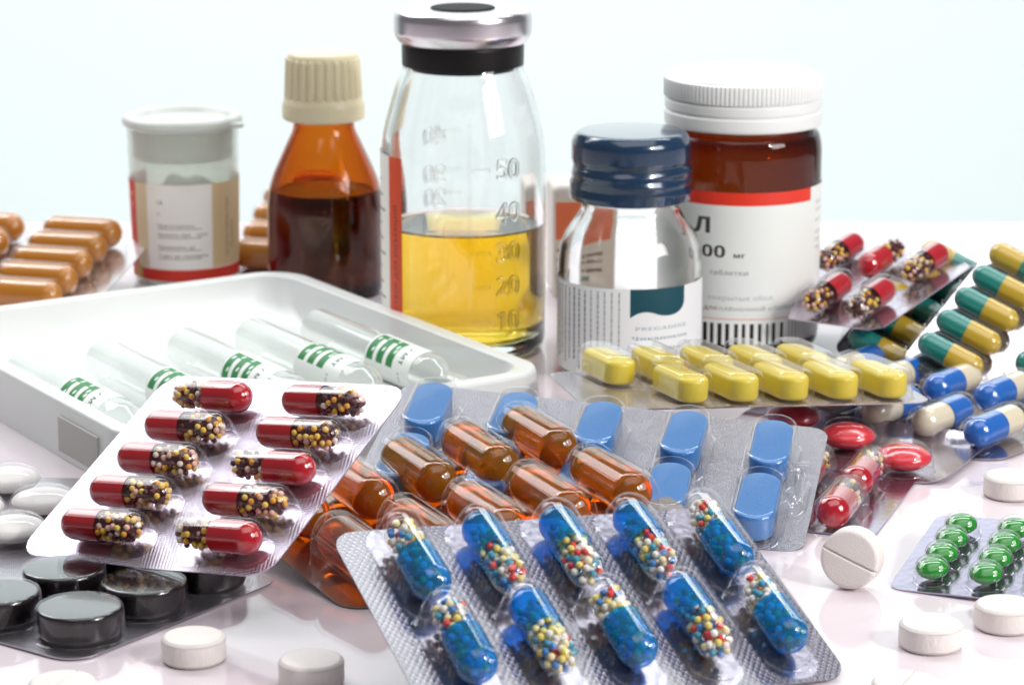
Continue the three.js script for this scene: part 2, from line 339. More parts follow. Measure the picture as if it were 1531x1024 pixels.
// --- small pack of red capsules under it
{
  const core = 6.6, R = 3.7;
  const t = thing('capsule_blister_pack', 'blister pack with red and clear capsules between the blue tablets and the leaning white tablet', 'blister pack', [73.9, 0.5, 151], [-20, 0, 0]);
  const mat = foilMaterial(EMB.smooth, -30, 8.5, -28, 19, [], { color: rgb(0.36, 0.315, 0.43), roughness: 0.16 });
  part('foil', foilSheet(-30, 8.5, -28, 19, 3.5), mat, t);
  const pocket = geo(mound(core + 1.2, 4.5, pocketProfile(4.5, 8.0, 0.6), 36).rotateY(Math.PI / 2)), P = redParts(core, R);
  P.red = std(0.42, 0.005, 0.016, { roughness: 0.1, clearcoat: 1, clearcoatRoughness: 0.03 });
  for (const [x, z] of [[-0.6, 10.0], [-1.0, -13.5], [-13, -12]]) {
    part('pocket', pocket, clearPlastic, t, [x, 0.05, z], true);
    redCapsule(t, x, R + 0.4, z, core, R, -Math.PI / 2, 12, P);
  }
}
// --- two-coloured capsules
function twoTone(t, x, y, z, turn, g, ma, mb) {
  const c = part('capsule', g.cap, ma, t, [x, y, z], true); c.rotation.y = turn;
  const b = part('capsule_body', g.body, mb, c, undefined, true); b.rotation.y = Math.PI; return c;
}
function capsuleColour(r, g, b) { return std(r, g, b, { roughness: 0.2, clearcoat: 1, clearcoatRoughness: 0.06 }); }
const cobalt = capsuleColour(0.01, 0.13, 0.50), ivory = capsuleColour(0.74, 0.66, 0.49), teal = capsuleColour(0.012, 0.24, 0.20), ochre = capsuleColour(0.56, 0.38, 0.03);
{
  const sx = 27.6, sz = 14.25, core = 6.82, R = 3.75, x0 = -14, x1 = 44, z0 = -38, z1 = 37;
  const t = thing('capsule_blister_pack', 'blister pack of blue and ivory capsules right of the yellow tablets', 'blister pack', [91.2, 0.4, 82.0], [49.4, -0.6, 1.0]);
  const mat = foilMaterial(EMB.smooth, x0, x1, z0, z1, [], { color: rgb(0.44, 0.40, 0.46), roughness: 0.2 });
  part('foil', foilSheet(x0, x1, z0, z1, 8), mat, t);
  const pocket = geo(mound(core + 0.8, 4.7, pocketProfile(4.7, 8.2, 0.7), 36)), g = { cap: geo(shellEnd(core, R, -0.4)), body: geo(shellEnd(core, R * 0.955, -0.6)) };
  // [column, row, 1 = blue end points up right]
  for (const [i, j, up] of [[1, 0, 0], [1, 1, 0], [0, 1, 1], [0, 2, 0], [0, 0, 1], [1, -1, 1], [1, -2, 1], [0, -1, 1], [1, 2, 1], [0, -2, 1]]) {
    part('pocket', pocket, clearPlastic, t, [i * sx, 0.05, j * sz], true);
    twoTone(t, i * sx, R + 0.4, j * sz, up ? 0 : Math.PI, g, cobalt, ivory);
  }
}
function tealPack(label, pos, ypr, cells, x0, x1, z0, z1) {
  const sz = 11.5, core = 5.76, R = 3.25;
  const t = thing('capsule_blister_pack', label, 'blister pack', pos, ypr);
  const mat = foilMaterial(EMB.smooth, x0, x1, z0, z1, [], { color: rgb(0.36, 0.325, 0.36), roughness: 0.2 });
  part('foil', foilSheet(x0, x1, z0, z1, 4), mat, t);
  const pocket = geo(mound(core + 0.8, 4.1, pocketProfile(4.1, 7.2, 0.6), 36)), g = { cap: geo(shellEnd(core, R, -0.4)), body: geo(shellEnd(core, R * 0.955, -0.6)) };
  for (const [i, j, flip] of cells) {
    part('pocket', pocket, clearPlastic, t, [i * 22.5, 0.05, -j * sz], true);
    twoTone(t, i * 22.5, R + 0.4, -j * sz, flip ? Math.PI : 0, g, ochre, teal);
  }
}
tealPack('blister pack of teal and yellow capsules at the right edge, the nearer of the two', [108.84, 6.56, 50.62], [-32.6, 19, -24.3], [[0, 0, 0], [0, 1, 0], [0, 2, 0], [0, 3, 0], [0, 4, 1], [1, 3, 0], [1, 4, 0], [1, 2, 0], [1, 1, 0]], -10, 34, -56, 6.5);
tealPack('blister pack of teal and yellow capsules half covered by the red capsule pack behind', [93.7, 3.4, 31.5], [-32.6, 19, -24.3], [[0, 0, 0], [0, 1, 0], [0, 2, 1], [0, 3, 1], [0, 4, 1]], -10.5, 10, -58, 5);
// --- red capsules behind the jar
{
  const k = 0.942, sx = 30.32 * k, sz = 13.7 * k, core = 6.7 * k, R = 3.65 * k;
  const t = thing('capsule_blister_pack', 'blister pack of red and clear capsules right beside the brown glass jar', 'blister pack', [116.11 * k, 180 - 170 * k, 727.3 - 764.3 * k], [52.7, -1.2, 9.4]);
  const x0 = -40, x1 = 13, z0 = -48, z1 = 8;
  const mat = foilMaterial(EMB.smooth, x0, x1, z0, z1, [], { color: rgb(0.52, 0.47, 0.55), roughness: 0.22 });
  // this pack was cut with scissors: one corner is gone
  const cut = new THREE.Shape([[13, 5], [10, 8], [-36, 8], [-39, 5], [-39, -18.5], [-12, -31.5], [10, -31.5], [13, -28]].map((q) => new THREE.Vector2(q[0], -q[1])));
  const cg = new THREE.ExtrudeGeometry(cut, { depth: 0.3, bevelEnabled: false }).rotateX(-Math.PI / 2).translate(0, -0.3, 0);
  { const p = cg.attributes.position, w = cg.attributes.uv; for (let i = 0; i < p.count; i++) w.setXY(i, (p.getX(i) - x0) / (x1 - x0), (p.getZ(i) - z0) / (z1 - z0)); }
  part('foil', cg, mat, t);
  const pocket = geo(mound(core + 0.8, 4.5, pocketProfile(4.5, 7.8, 0.6), 36)), P = redParts(core, R);
  P.red = std(0.46, 0.006, 0.018, { roughness: 0.16, clearcoat: 1, clearcoatRoughness: 0.05 });
  for (const [i, j, left] of [[0, 0, 0], [-1, -1, 0], [0, -1, 1], [0, -2, 0], [-1, 0, 0]]) {
    part('pocket', pocket, clearPlastic, t, [i * sx, 0.05, j * sz], true);
    redCapsule(t, i * sx, R + 0.4, j * sz, core, R, left ? Math.PI : 0, 10, P);
  }
}
// --- orange softgels, out of focus at the back
const orangeGel = std(0.60, 0.235, 0.014, { roughness: 0.3, clearcoat: 0.8, clearcoatRoughness: 0.1, transmission: 0.25, thickness: 0 });
function orangePack(label, pos, ypr, cells, x0, x1, z0, z1) {
  const t = thing('softgel_blister_pack', label, 'blister pack', pos, ypr);
  const mat = foilMaterial(EMB.smooth, x0, x1, z0, z1, [], { color: rgb(0.70, 0.68, 0.70) });
  part('foil', foilSheet(x0, x1, z0, z1, 4), mat, t);
  const gel = geo(wholeCapsule(7.9, 4.3)), pocket = geo(mound(8.6, 4.8, pocketProfile(4.8, 9.4, 0.35), 32));
  for (const [i, j] of cells) { part('pocket', pocket, clearPlastic, t, [i * 31, 0.05, j * 10.6], true); part('softgel', gel, orangeGel, t, [i * 31, 4.7, j * 10.6], true); }
}
orangePack('blister pack of orange softgels lying behind the white tray at the left edge', [-131, 6.4, -52], [-16, 13, 0], [0, -1].flatMap((i) => [-2, -1, 0, 1, 2].map((j) => [i, j])), -46, 19, -28, 27);
orangePack('blister pack of orange softgels propped up behind the brown syrup bottle', [-66.5, 8.8, -106], [-14, 20, 0], [-2, -1, 0, 1, 2].map((j) => [0, j]), -14, 15, -26, 26);
// --- white domed tablets in a clear pack
{
  const t = thing('tablet_blister_pack', 'clear blister pack of white domed tablets at the left edge beside the tray', 'blister pack', [-104, 0.5, 160], [-6, 0, 0]);
  const mat = foilMaterial(EMB.smooth, -34, 16, -32, 36, [], { color: rgb(0.72, 0.68, 0.72), roughness: 0.25 });
  part('foil', foilSheet(-34, 16, -32, 36, 4), mat, t);
  const tab = geo(turned([[0, 0.4], [3.6, 0.6], [6.2, 1.6, 1.0], [7.0, 2.7, 0.8], [6.2, 3.9, 1.2], [3.6, 4.9, 1.6], [0, 5.4]], 40, 3)), pocket = geo(mound(0.01, 7.5, pocketProfile(7.5, 6.2, 0.7), 32));
  const white = std(0.82, 0.79, 0.77, { roughness: 0.75, specularIntensity: 0.3 });
  for (const [x, z] of [[1.8, 14.5], [2.8, -5.5], [-9, -20], [-11, 1], [-12, 22], [-22, -8]]) { part('pocket', pocket, softPlastic, t, [x, 0.05, z], true); part('tablet', tab, white, t, [x, 0.1, z], true); }
}
// --- black round tablets
{
  const t = thing('tablet_blister_pack', 'blister pack of glossy black round tablets in the front left corner', 'blister pack', [-81.3, 0.6, 231.3], [-35.6, 0, 0]);
  const u = [18.7, -3], v = [0, -17.8], x0 = -46, x1 = 9.8, z0 = -48, z1 = 11.5;
  const mat = foilMaterial(EMB.fine, x0, x1, z0, z1, [], { color: rgb(0.40, 0.37, 0.42), roughness: 0.24 });
  part('foil', foilSheet(x0, x1, z0, z1, 6), mat, t);
  const tab = geo(turned([[0, 0.2], [7.4, 0.2, 0.6], [7.8, 0.9, 0.4], [8.0, 4.6, 0.5], [7.7, 5.5, 0.5], [0, 5.75]], 64, 0.6)), pocket = geo(mound(0.01, 8.6, flatPocketProfile(8.6, 6.0, 0.25, 0.5, 0.7), 48));
  const black = std(0.008, 0.006, 0.007, { roughness: 0.2, clearcoat: 0.35, clearcoatRoughness: 0.05 });
  for (const [i, j] of [[0, 0], [0, 1], [0, 2], [-1, 0], [-1, 1], [-1, 2], [-2, 0]]) {
    const x = i * u[0] + j * v[0], z = i * u[1] + j * v[1];
    part('pocket', pocket, clearPlastic, t, [x, 0.05, z], true); part('tablet', tab, black, t, [x, 0.2, z], true);
  }
}

// ---------------------------------------------------------------- loose white tablets
const chalk = std(0.80, 0.745, 0.715, { roughness: 0.62, bumpMap: texture(256, 256, (u, v) => 0.5 + 0.3 * noise.noise(u * 40, v * 40, 3) + 0.3 * noise.noise(u * 90, v * 90, 5)), bumpScale: 0.00014 });
const plainTablet = turned([[0, 0], [5.4, 0, 0.4], [5.95, 0.55, 0.2], [5.95, 4.25, 0.2], [5.4, 4.75, 0.25], [0, 5.0]], 72, 0.5);
function scoredTablet(R = 5.95, H = 4.9, b = 0.7) {
  const xs = []; for (let k = -16; k <= 16; k++) xs.push(Math.sin(k / 16 * Math.PI / 2) * R); for (const q of [-0.55, -0.4, -0.2, 0, 0.2, 0.4, 0.55]) xs.push(q); xs.sort((p, q) => p - q);
  const xu = xs.filter((x, i) => i === 0 || x - xs[i - 1] > 0.02), nv = 28, pos = [], idx = [], n = xu.length, W = nv + 1;
  const top = (x, z) => { const r = Math.hypot(x, z), e = Math.max(0, r - (R - b)) / b; return H - 0.75 * b * e * e + 0.25 * (1 - (r / R) ** 2) - 0.55 * Math.max(0, 1 - Math.abs(x) / 0.42) * (e > 0.9 ? 0.5 : 1); };
  for (const s of [1, 0]) for (const x of xu) for (let j = 0; j <= nv; j++) { const z = Math.sin((j / nv * 2 - 1) * Math.PI / 2) * Math.sqrt(Math.max(0, R * R - x * x)); pos.push(x, s ? top(x, z) : 0, z); }
  for (let i = 0; i < n - 1; i++) for (let j = 0; j < nv; j++) { const A = i * W + j, B = A + W; idx.push(A, A + 1, B, B, A + 1, B + 1); const N = n * W; idx.push(A + N, B + N, A + 1 + N, B + N, B + 1 + N, A + 1 + N); }
  const N = n * W; for (let i = 0; i < n - 1; i++) for (const [j, f] of [[0, 0], [nv, 1]]) { const A = i * W + j, B = A + W; f ? idx.push(A, A + N, B, B, A + N, B + N) : idx.push(A, B, A + N, B, B + N, A + N); }
  const g = new THREE.BufferGeometry(); g.setAttribute('position', new THREE.Float32BufferAttribute(pos, 3)); g.setAttribute('uv', new THREE.Float32BufferAttribute(pos.flatMap((_, i) => i % 3 ? [] : [pos[i] / 12 + 0.5, pos[i + 2] / 12 + 0.5]), 2)); g.setIndex(idx);
  return toCreasedNormals(g, 0.45);
}
const scored = scoredTablet();
const looseGroup = 'loose white tablets on the table';
function tablet(label, g, pos, ypr) {
  const m = part(numbered('white_tablet'), g, chalk, scene, pos); m.userData = { label, category: 'tablet', group: looseGroup };
  m.rotation.set(ypr[1] * D2R, ypr[0] * D2R, ypr[2] * D2R, 'YXZ'); return m;
}
tablet('smooth white round tablet lying on the table just below the black tablet pack', plainTablet, [-58.6, 0.02, 243.1], [0, 0, 0]);
tablet('smooth white round tablet lying alone left of the blue capsule pack', plainTablet, [-36.1, 0.02, 255], [0, 0, 0]);
tablet('scored white tablet cut off by the bottom left corner, below the black tablets', scored, [-79, 0.02, 266.8], [-20, 0, 0]);
tablet('smooth white round tablet lying between the blue capsule pack and the green tablets', plainTablet, [78.1, 0.02, 235.8], [40, 0, 0]);
tablet('smooth white round tablet in front of the green tablet pack at the right edge', plainTablet, [93.9, 0.02, 225.3], [0, 0, 0]);
tablet('scored white tablet cut off by the bottom edge, right of the blue capsule pack', scored, [69.1, 0.02, 266.8], [-25, 0, 0]);
tablet('blurred white tablet at the right edge below the blue and ivory capsules', plainTablet, [109.7, 0.02, 140], [0, 0, 0]);
{
  const m = part(numbered('white_tablet'), scored, chalk, scene);
  m.userData = { label: 'scored white tablet standing on its edge against the small red capsule pack', category: 'tablet', group: looseGroup };
  const n = new THREE.Vector3(-0.36, 0.10, 0.93).normalize(), q = new THREE.Quaternion().setFromUnitVectors(new THREE.Vector3(0, 1, 0), n);
  m.quaternion.copy(new THREE.Quaternion().setFromAxisAngle(n, 48 * D2R).multiply(q));
  m.position.set(68.2 * U, 6.05 * U, 200 * U);
}

// ---------------------------------------------------------------- tray with ampoules
{
  const u = new THREE.Vector2(0.53785, 0.84304), yaw = -Math.atan2(u.y, u.x) / D2R;              // local x runs to the lower right
  const t = thing('plastic_tray', 'white moulded plastic tray holding a row of glass ampoules', 'tray', [-62.7, 0, -34.7], [yaw, 0, 0]);
  // local: x along u from 0 to 136, z towards the left front from 0 to 112
  const L = 136, Wd = 112, H = 13;
  const ring = (x0, x1, z0, z1, r, y, n = 8) => { const o = []; for (const [cx, cz, a] of [[x1 - r, z1 - r, 0], [x0 + r, z1 - r, 90], [x0 + r, z0 + r, 180], [x1 - r, z0 + r, 270]]) for (let k = 0; k <= n; k++) { const f = (a + 90 * k / n) * D2R; o.push([cx + r * Math.cos(f), y, cz + r * Math.sin(f)]); } return o; };
  const rings = [ring(-1, L + 1, -1, Wd + 1, 12, 0.3), ring(0, L, 0, Wd, 12, H - 1.0), ring(0.2, L - 0.2, 0.2, Wd - 0.2, 12, H - 0.3), ring(0.9, L - 0.9, 0.9, Wd - 0.9, 11.5, H), ring(4, L - 4, 4, Wd - 4, 10, H), ring(5, L - 5, 5, Wd - 5, 9.5, H - 0.5), ring(9, L - 7, 7, Wd - 6, 9, 6.5), ring(20, L - 11, 9, Wd - 8, 8, 2.2), ring(23, L - 13, 10, Wd - 9, 8, 1.6)];
  const pos = [], idx = [], n = rings[0].length; rings.forEach((r) => r.forEach((p) => pos.push(...p)));
  for (let j = 0; j < rings.length - 1; j++) for (let k = 0; k < n; k++) { const k2 = (k + 1) % n, A = j * n + k, B = j * n + k2; idx.push(A, A + n, B, B, A + n, B + n); }
  const c = pos.length / 3; pos.push(L / 2, 1.6, Wd / 2); for (let k = 0; k < n; k++) idx.push((rings.length - 1) * n + k, c, (rings.length - 1) * n + (k + 1) % n);
  const g = new THREE.BufferGeometry(); g.setAttribute('position', new THREE.Float32BufferAttribute(pos, 3)); g.setAttribute('uv', new THREE.Float32BufferAttribute(new Float32Array(pos.length / 3 * 2), 2)); g.setIndex(idx); g.computeVertexNormals();
  const white = std(0.86, 0.885, 0.87, { roughness: 0.33, transmission: 0.3, thickness: 0, side: THREE.DoubleSide });
  part('tray_shell', g, white, t);
  const rows = [9.8 + 6, 32.2 + 3, 54.6, 77.0, 98.7];
  part('inset_panel', new RoundedBoxGeometry(22, 8.5, 0.6, 2, 0.3), std(0.50, 0.50, 0.47, { roughness: 0.6 }), t, [110, 5.6, Wd + 0.62]);
  // ampoules: glass body, neck and tip, a printed band
  const gl = sheet(0.93, 0.95, 0.94, { roughness: 0.06, transmission: 0.85 });
  const bodyG = geo(turned([[0, 0], [4.7, 0, 1.3], [5.5, 1.3, 0.8], [5.5, 57, 1], [5.3, 60, 2.5], [2.5, 65.5, 1.6], [2.2, 67, 0.6], [3.0, 69, 1.2], [3.0, 74, 1.5], [1.5, 78, 1.2], [0, 78.6]], 40, 1.2).rotateZ(-Math.PI / 2));
  const paper = print(512, 512, (x, w, h) => {
    x.fillStyle = '#f3f6f2'; x.fillRect(0, 0, w, h);
    // circumferential bars joined along one edge
    x.fillStyle = '#13803f'; for (const y of [0.38, 0.60, 0.82]) x.fillRect(w * 0.18, h * y, w * 0.36, h * 0.14); x.fillRect(w * 0.18, h * 0.38, w * 0.08, h * 0.5);
    x.fillStyle = '#f3f6f2'; for (const [cx, cy] of [[0.30, 0.44], [0.38, 0.66], [0.27, 0.90], [0.42, 0.86], [0.36, 0.42], [0.21, 0.55], [0.22, 0.76]]) { x.beginPath(); x.ellipse(w * cx, h * cy, 16, 10, 0.5, 0, 7); x.fill(); }
    x.fillStyle = '#2c4a3c'; x.font = 'bold 56px sans-serif'; x.textAlign = 'center'; x.fillText('/ МТ', w * 0.36, h * 0.26); x.font = '30px sans-serif'; x.fillText('2 мл', w * 0.62, h * 0.26);
  });
  const labelMat = std(1, 1, 1, { map: paper, roughness: 0.5 });
  const labelG = geo((() => { const s = new THREE.CylinderGeometry(5.58, 5.58, 22, 40, 1, true, 0, Math.PI * 1.35); s.rotateX(0); return s; })().rotateZ(-Math.PI / 2));
  const names = ['white labelled glass ampoule with green print nearest the yellow liquid bottle', 'second green printed ampoule from the yellow liquid bottle in the white tray', 'middle ampoule of five in the white tray, above the red capsules', 'fourth ampoule from the yellow liquid bottle, its green print mostly hidden by a red capsule', 'ampoule with green print at the near left side of the white tray'];
  const lift = new THREE.Vector2();
  rows.forEach((z, k) => {
    const start = 45, wx = -62.7 + u.x * start - u.y * z, wz = -34.7 + u.y * start + u.x * z;
    const a = thing('glass_ampoule', names[k], 'ampoule', [wx, 6.9, wz], [yaw, 0, 0], 'ampoules in the white tray');
    part('glass_body', bodyG, gl, a, undefined, true);
    const l = part('paper_label', labelG, labelMat, a, [45, 0, 0], true); l.rotation.x = (-150 + [14, -9, 22, 2, 12][k]) * D2R; l.position.x += [1.5, 0, -2, 2.5, -1][k] * U;
  });
}

// ---------------------------------------------------------------- bottles
const whitePlastic = std(0.83, 0.85, 0.84, { roughness: 0.36, clearcoat: 0.25, clearcoatRoughness: 0.25 });
const clearGlass = solid(0.93, 0.97, 0.95, 14, { ior: 1.5 });
// knurled ring: n ridges round a cylinder of radius r
function knurl(r, y0, y1, n, depth, taper = 1) {
  const s = new THREE.Shape(), m = n * 4; for (let k = 0; k < m; k++) { const a = k / m * Math.PI * 2, q = r - depth * (k % 4 === 0 || k % 4 === 3 ? 1 : 0); k ? s.lineTo(q * Math.cos(a), q * Math.sin(a)) : s.moveTo(q * Math.cos(a), q * Math.sin(a)); }
  const g = new THREE.ExtrudeGeometry(s, { depth: y1 - y0, bevelEnabled: true, bevelSize: 0.3, bevelThickness: 0.4, bevelSegments: 2, steps: 1 }).rotateX(-Math.PI / 2).translate(0, y0, 0);
  if (taper !== 1) { const p = g.attributes.position; for (let i = 0; i < p.count; i++) { const f = 1 + (taper - 1) * (p.getY(i) - y0) / (y1 - y0); p.setX(i, p.getX(i) * f); p.setZ(i, p.getZ(i) * f); } }
  return toCreasedNormals(g, 0.5);
}
// --- translucent pill vial
{
  const t = thing('pill_vial', 'frosted plastic pill vial with snap lid and red edged label, left of the brown bottle', 'vial', [-96.5, 0, -80]);
  const frost = sheet(0.95, 0.965, 0.935, { roughness: 0.3, transmission: 0.8 });
  part('vial_body', turned([[0, 0.4], [14.6, 0.4, 1], [15.4, 1.2, 0.5], [16.3, 45.6, 0.4], [15.0, 45.6, 0.4], [14.2, 2, 0.6], [0, 2]], 72, 0.6), frost, t);
  const lidMat = std(0.80, 0.82, 0.79, { roughness: 0.35, transmission: 0.4, thickness: 0 });
  const lid = part('lid', turned([[0, 47.2], [13.0, 47.2, 0.6], [14.6, 48.9, 0.5], [16.6, 49.2, 0.5], [17.6, 48.3, 0.5], [17.5, 46.4, 0.5], [16.5, 45.8], [14.9, 45.8], [14.6, 36.5, 0.8], [13.6, 36.5], [13.4, 46.2], [0, 46.2]], 72, 0.6), lidMat, t);
  part('lid_tab', new RoundedBoxGeometry(7, 1.4, 4, 2, 0.5), lidMat, lid, [15.2, 47, 7.5]);
  const art = print(1024, 512, (x, w, h) => {
    const P = (f) => (f + 130) / 260 * w;                         // label wraps from -130 to 130 degrees
    x.fillStyle = '#fbf7ee'; x.fillRect(0, 0, w, h);
    x.fillStyle = '#d9341f'; x.fillRect(P(-130), 0, P(-55) - P(-130), h);
    x.fillStyle = '#e9d7b4'; x.fillRect(P(-55), 0, P(-36) - P(-55), h * 0.87); x.fillStyle = '#e3c79b'; x.fillRect(P(36), 0, P(130) - P(36), h * 0.87);
    x.fillStyle = '#fdfbf5'; x.fillRect(P(-36), h * 0.06, P(36) - P(-36), h * 0.8);
    x.fillStyle = '#d9341f'; x.fillRect(P(-55), h * 0.88, w, h * 0.12); x.fillStyle = '#caa33c'; x.fillRect(P(-62), h * 0.86, P(-48) - P(-62), h * 0.14);
    x.fillStyle = '#f2b8a4'; x.font = 'bold 46px serif'; x.fillText('я', P(-69), h * 0.16); x.fillText('г', P(-67), h * 0.27);
    x.fillStyle = '#5b5348'; x.font = '24px sans-serif';
    const lines = [[0.2, 'ГД'], [0.32, '7.'], [0.44, 'Приготовлено', 1], [0.53, 'Хранить при', 1, 'сухо'], [0.66, 'Применять до', 1], [0.75, 'Годен до серии', 1, 'дата']];
    for (const [y, s, rule, e] of lines) { x.fillText(s, P(-24), h * y); if (rule) x.fillRect(P(-24), h * y + 7, P(24) - P(-24), 3); if (e) x.fillText(e, P(18), h * y); }
    x.fillStyle = '#7a6a55'; x.save(); x.translate(P(58), h * 0.78); x.rotate(-Math.PI / 2); x.font = '26px sans-serif'; x.fillText('Состав на этикетке и срок', 0, 0); x.fillText('без рецепта', 40, 34); x.restore();
  });
  part('label', sleeve(16.05, 2.2, 30.8, -130, 130), std(1, 1, 1, { map: art, roughness: 0.5 }), t);
  t.children[t.children.length - 1].geometry.attributes.position.array.forEach((v, i, a) => { if (i % 3 !== 1) { const y = a[i - i % 3 + 1] / U; a[i] = v * (15.55 + y / 45 * 0.95) / 16.05; } });
  part('cotton_wad', (() => { const g = new THREE.IcosahedronGeometry(12.5, 6), p = g.attributes.position; for (let i = 0; i < p.count; i++) { const x = p.getX(i), y = p.getY(i), z = p.getZ(i), q = 1 + 0.16 * noise.noise(x * 0.2, y * 0.2, z * 0.2); p.setXYZ(i, x * q, y * q * 1.1, z * q); } const h = mergeVertices(g); h.computeVertexNormals(); return h; })(), std(0.86, 0.87, 0.82, { roughness: 0.95 }), t, [0, 17, 0]);
}
// --- amber syrup bottle
const amberGlass = solid(0.68, 0.22, 0.014, 2.6, { ior: 1.5 });
{
  const t = thing('syrup_bottle', 'brown glass syrup bottle with cream ribbed screw cap and dark liquid', 'bottle', [-53.9, 0, -62]);
  const outer = [[0, 0], [15.4, 0, 1.6], [16.7, 1.6, 1], [16.7, 26, 4], [15.6, 33, 4], [10.4, 44.5, 4], [8.7, 48, 2], [8.7, 60]], inner = [[7.0, 60], [7.0, 48, 2], [8.8, 44.2, 4], [13.9, 32.6, 4], [15.0, 26, 4], [15.0, 3.2, 1.5], [0, 2.4]];
  part('glass_body', turned([...outer, ...inner], 96, 0.7), amberGlass, t);
  part('liquid', turned([[0, 2.3], [15.04, 3.1, 1.5], [15.04, 26, 3], [14.6, 30.2], [13.7, 29.8, 0.3], [0, 29.7]], 96, 0.7), solid(0.46, 0.13, 0.02, 7, { ior: 1.36 }), t);
  const cream = std(0.72, 0.64, 0.43, { roughness: 0.42, clearcoat: 0.3, clearcoatRoughness: 0.25 });
  const cap = part('screw_cap', [turned([[0, 57], [10.1, 57], [10.0, 68.8, 0.8], [9.2, 69.8, 0.5], [0, 69.9]], 64, 0.5), knurl(10.9, 57.2, 67.8, 26, 0.75, 0.955)], cream, t);
  part('tamper_ring', turned([[9, 50.6], [11.4, 50.6, 0.4], [11.9, 51.4, 0.4], [11.8, 55.2, 0.8], [10.9, 57.2, 0.5], [9, 57.4]], 64, 0.5), cream, cap);
}
// --- injection vial with yellow liquid
const font = await new FontLoader().loadAsync('fonts/droid/droid_sans_regular.typeface.json');
{
  const t = thing('injection_vial', 'tall clear glass vial with aluminium crimp cap and yellow liquid', 'vial', [-12.8, 0, 5]); t.scale.y = 1.02;
  const outer = [[0, 1.2], [14, 0.3, 2], [19.5, 0, 2.2], [21.6, 2.2, 1.5], [21.7, 50, 6], [21.0, 57.8, 6], [17.6, 69.5, 5], [15.6, 74.2, 1.5], [15.4, 76]], inner = [[13.4, 76], [13.6, 73.5, 1.5], [15.6, 69, 5], [19.0, 57.4, 6], [19.7, 50, 6], [19.6, 6, 3.5], [14, 3.4, 3], [0, 4.4]];
  part('glass_body', turned([...outer, ...inner], 128, 0.8), clearGlass, t);
  part('liquid', turned([[0, 4.3], [14, 3.3, 3], [19.64, 6, 3.5], [19.74, 33.6], [18.9, 32.9, 0.4], [0, 32.8]], 128, 0.7), solid(0.94, 0.75, 0.15, 17, { ior: 1.34 }), t);
  part('rubber_stopper', turned([[0, 73], [13.35, 73, 0.4], [13.35, 75.9], [15.5, 76.05, 0.3], [15.6, 80.5, 0.4], [0, 80.5]], 96, 0.5), std(0.008, 0.007, 0.008, { roughness: 0.4, specularIntensity: 0.5 }), t);
  part('rubber_collar', turned([[15.45, 74.6], [15.9, 74.4, 0.3], [16.0, 79.6, 0.3], [15.62, 79.9]], 96, 0.5), std(0.008, 0.007, 0.008, { roughness: 0.35, specularIntensity: 0.5 }), t);
  const alu = std(0.78, 0.74, 0.77, { metalness: 1, roughness: 0.24 });
  const cap = part('crimp_cap', turned([[6.5, 88.7], [16.2, 88.9, 0.4], [17.6, 88.3, 0.9], [18.0, 86.8, 0.7], [18.0, 82.6, 0.8], [17.2, 81.2, 0.5], [16.6, 80.4, 0.4], [15.7, 79.8]], 128, 0.6), alu, t);
  part('stopper_top', turned([[0, 89.0], [8.2, 89.2, 0.3], [8.6, 88.6], [6.5, 88.0]], 64, 0.5), std(0.008, 0.007, 0.008, { roughness: 0.6, specularIntensity: 0.3 }), cap);
  // the label that wraps round the far left side
  const art = print(512, 1024, (x, w, h) => {
    x.fillStyle = '#f3efe8'; x.fillRect(0, 0, w, h);
    x.fillStyle = '#e2470f'; x.fillRect(w * 0.72, 0, w * 0.28, h);
    x.fillStyle = '#8d2409'; x.save(); x.translate(w * 0.9, h * 0.9); x.rotate(-Math.PI / 2); x.font = 'bold 52px sans-serif'; x.fillText('РАСТВОР ДЛЯ ИНЪЕКЦИЙ', 0, 0); x.restore();
    x.fillStyle = '#8a8078'; for (let k = 0; k < 9; k++) x.fillRect(w * 0.1, h * (0.14 + 0.08 * k), w * (0.3 + 0.18 * ((k * 7) % 3) / 2), 14);
  });
  part('label', sleeve(21.85, 5, 52.5, -100, -46, 40), std(1, 1, 1, { map: art, roughness: 0.45 }), t);
  // moulded scale: numbers and ticks stand proud of the glass, front right, and on the far wall seen through it
  const bend = (g, R, f) => { const p = g.attributes.position; for (let i = 0; i < p.count; i++) { const a = f * D2R + p.getX(i) / R, r = R - 0.2 + p.getZ(i); p.setXYZ(i, r * Math.sin(a), p.getY(i), r * Math.cos(a)); } g.computeVertexNormals(); return g; };
  const marks = [];
  const put = (s, size, f, y) => { const g = new TextGeometry(s, { font, size, depth: 0.3, curveSegments: 5, bevelEnabled: true, bevelSize: 0.22, bevelThickness: 0.22, bevelSegments: 2 }); g.computeBoundingBox(); g.translate(-(g.boundingBox.max.x + g.boundingBox.min.x) / 2, y - size / 2, 0); marks.push(bend(g, 21.7, f)); };
  const tick = (len, f, y) => marks.push(bend(new THREE.BoxGeometry(len, 0.8, 0.7, 12, 1, 1).translate(0, y, 0.25), 21.7, f));
  for (const [s, y] of [['50', 50.5], ['40', 39.5], ['30', 29.3], ['20', 20.5], ['10', 11.5]]) { put(s, 4.6, 33, y); tick(4.5, 13, y); }
  marks.push(bend(new THREE.BoxGeometry(0.8, 48, 0.6, 1, 1, 1).translate(0, 38, 0.22), 21.7, 5));
  for (const [s, y] of [['40', 53], ['30', 42.5], ['20', 36.2]]) { put(s, 4.6, 204, y); tick(5, 189, y + 1); }
  part('moulded_scale', marks, clearGlass, t);
}
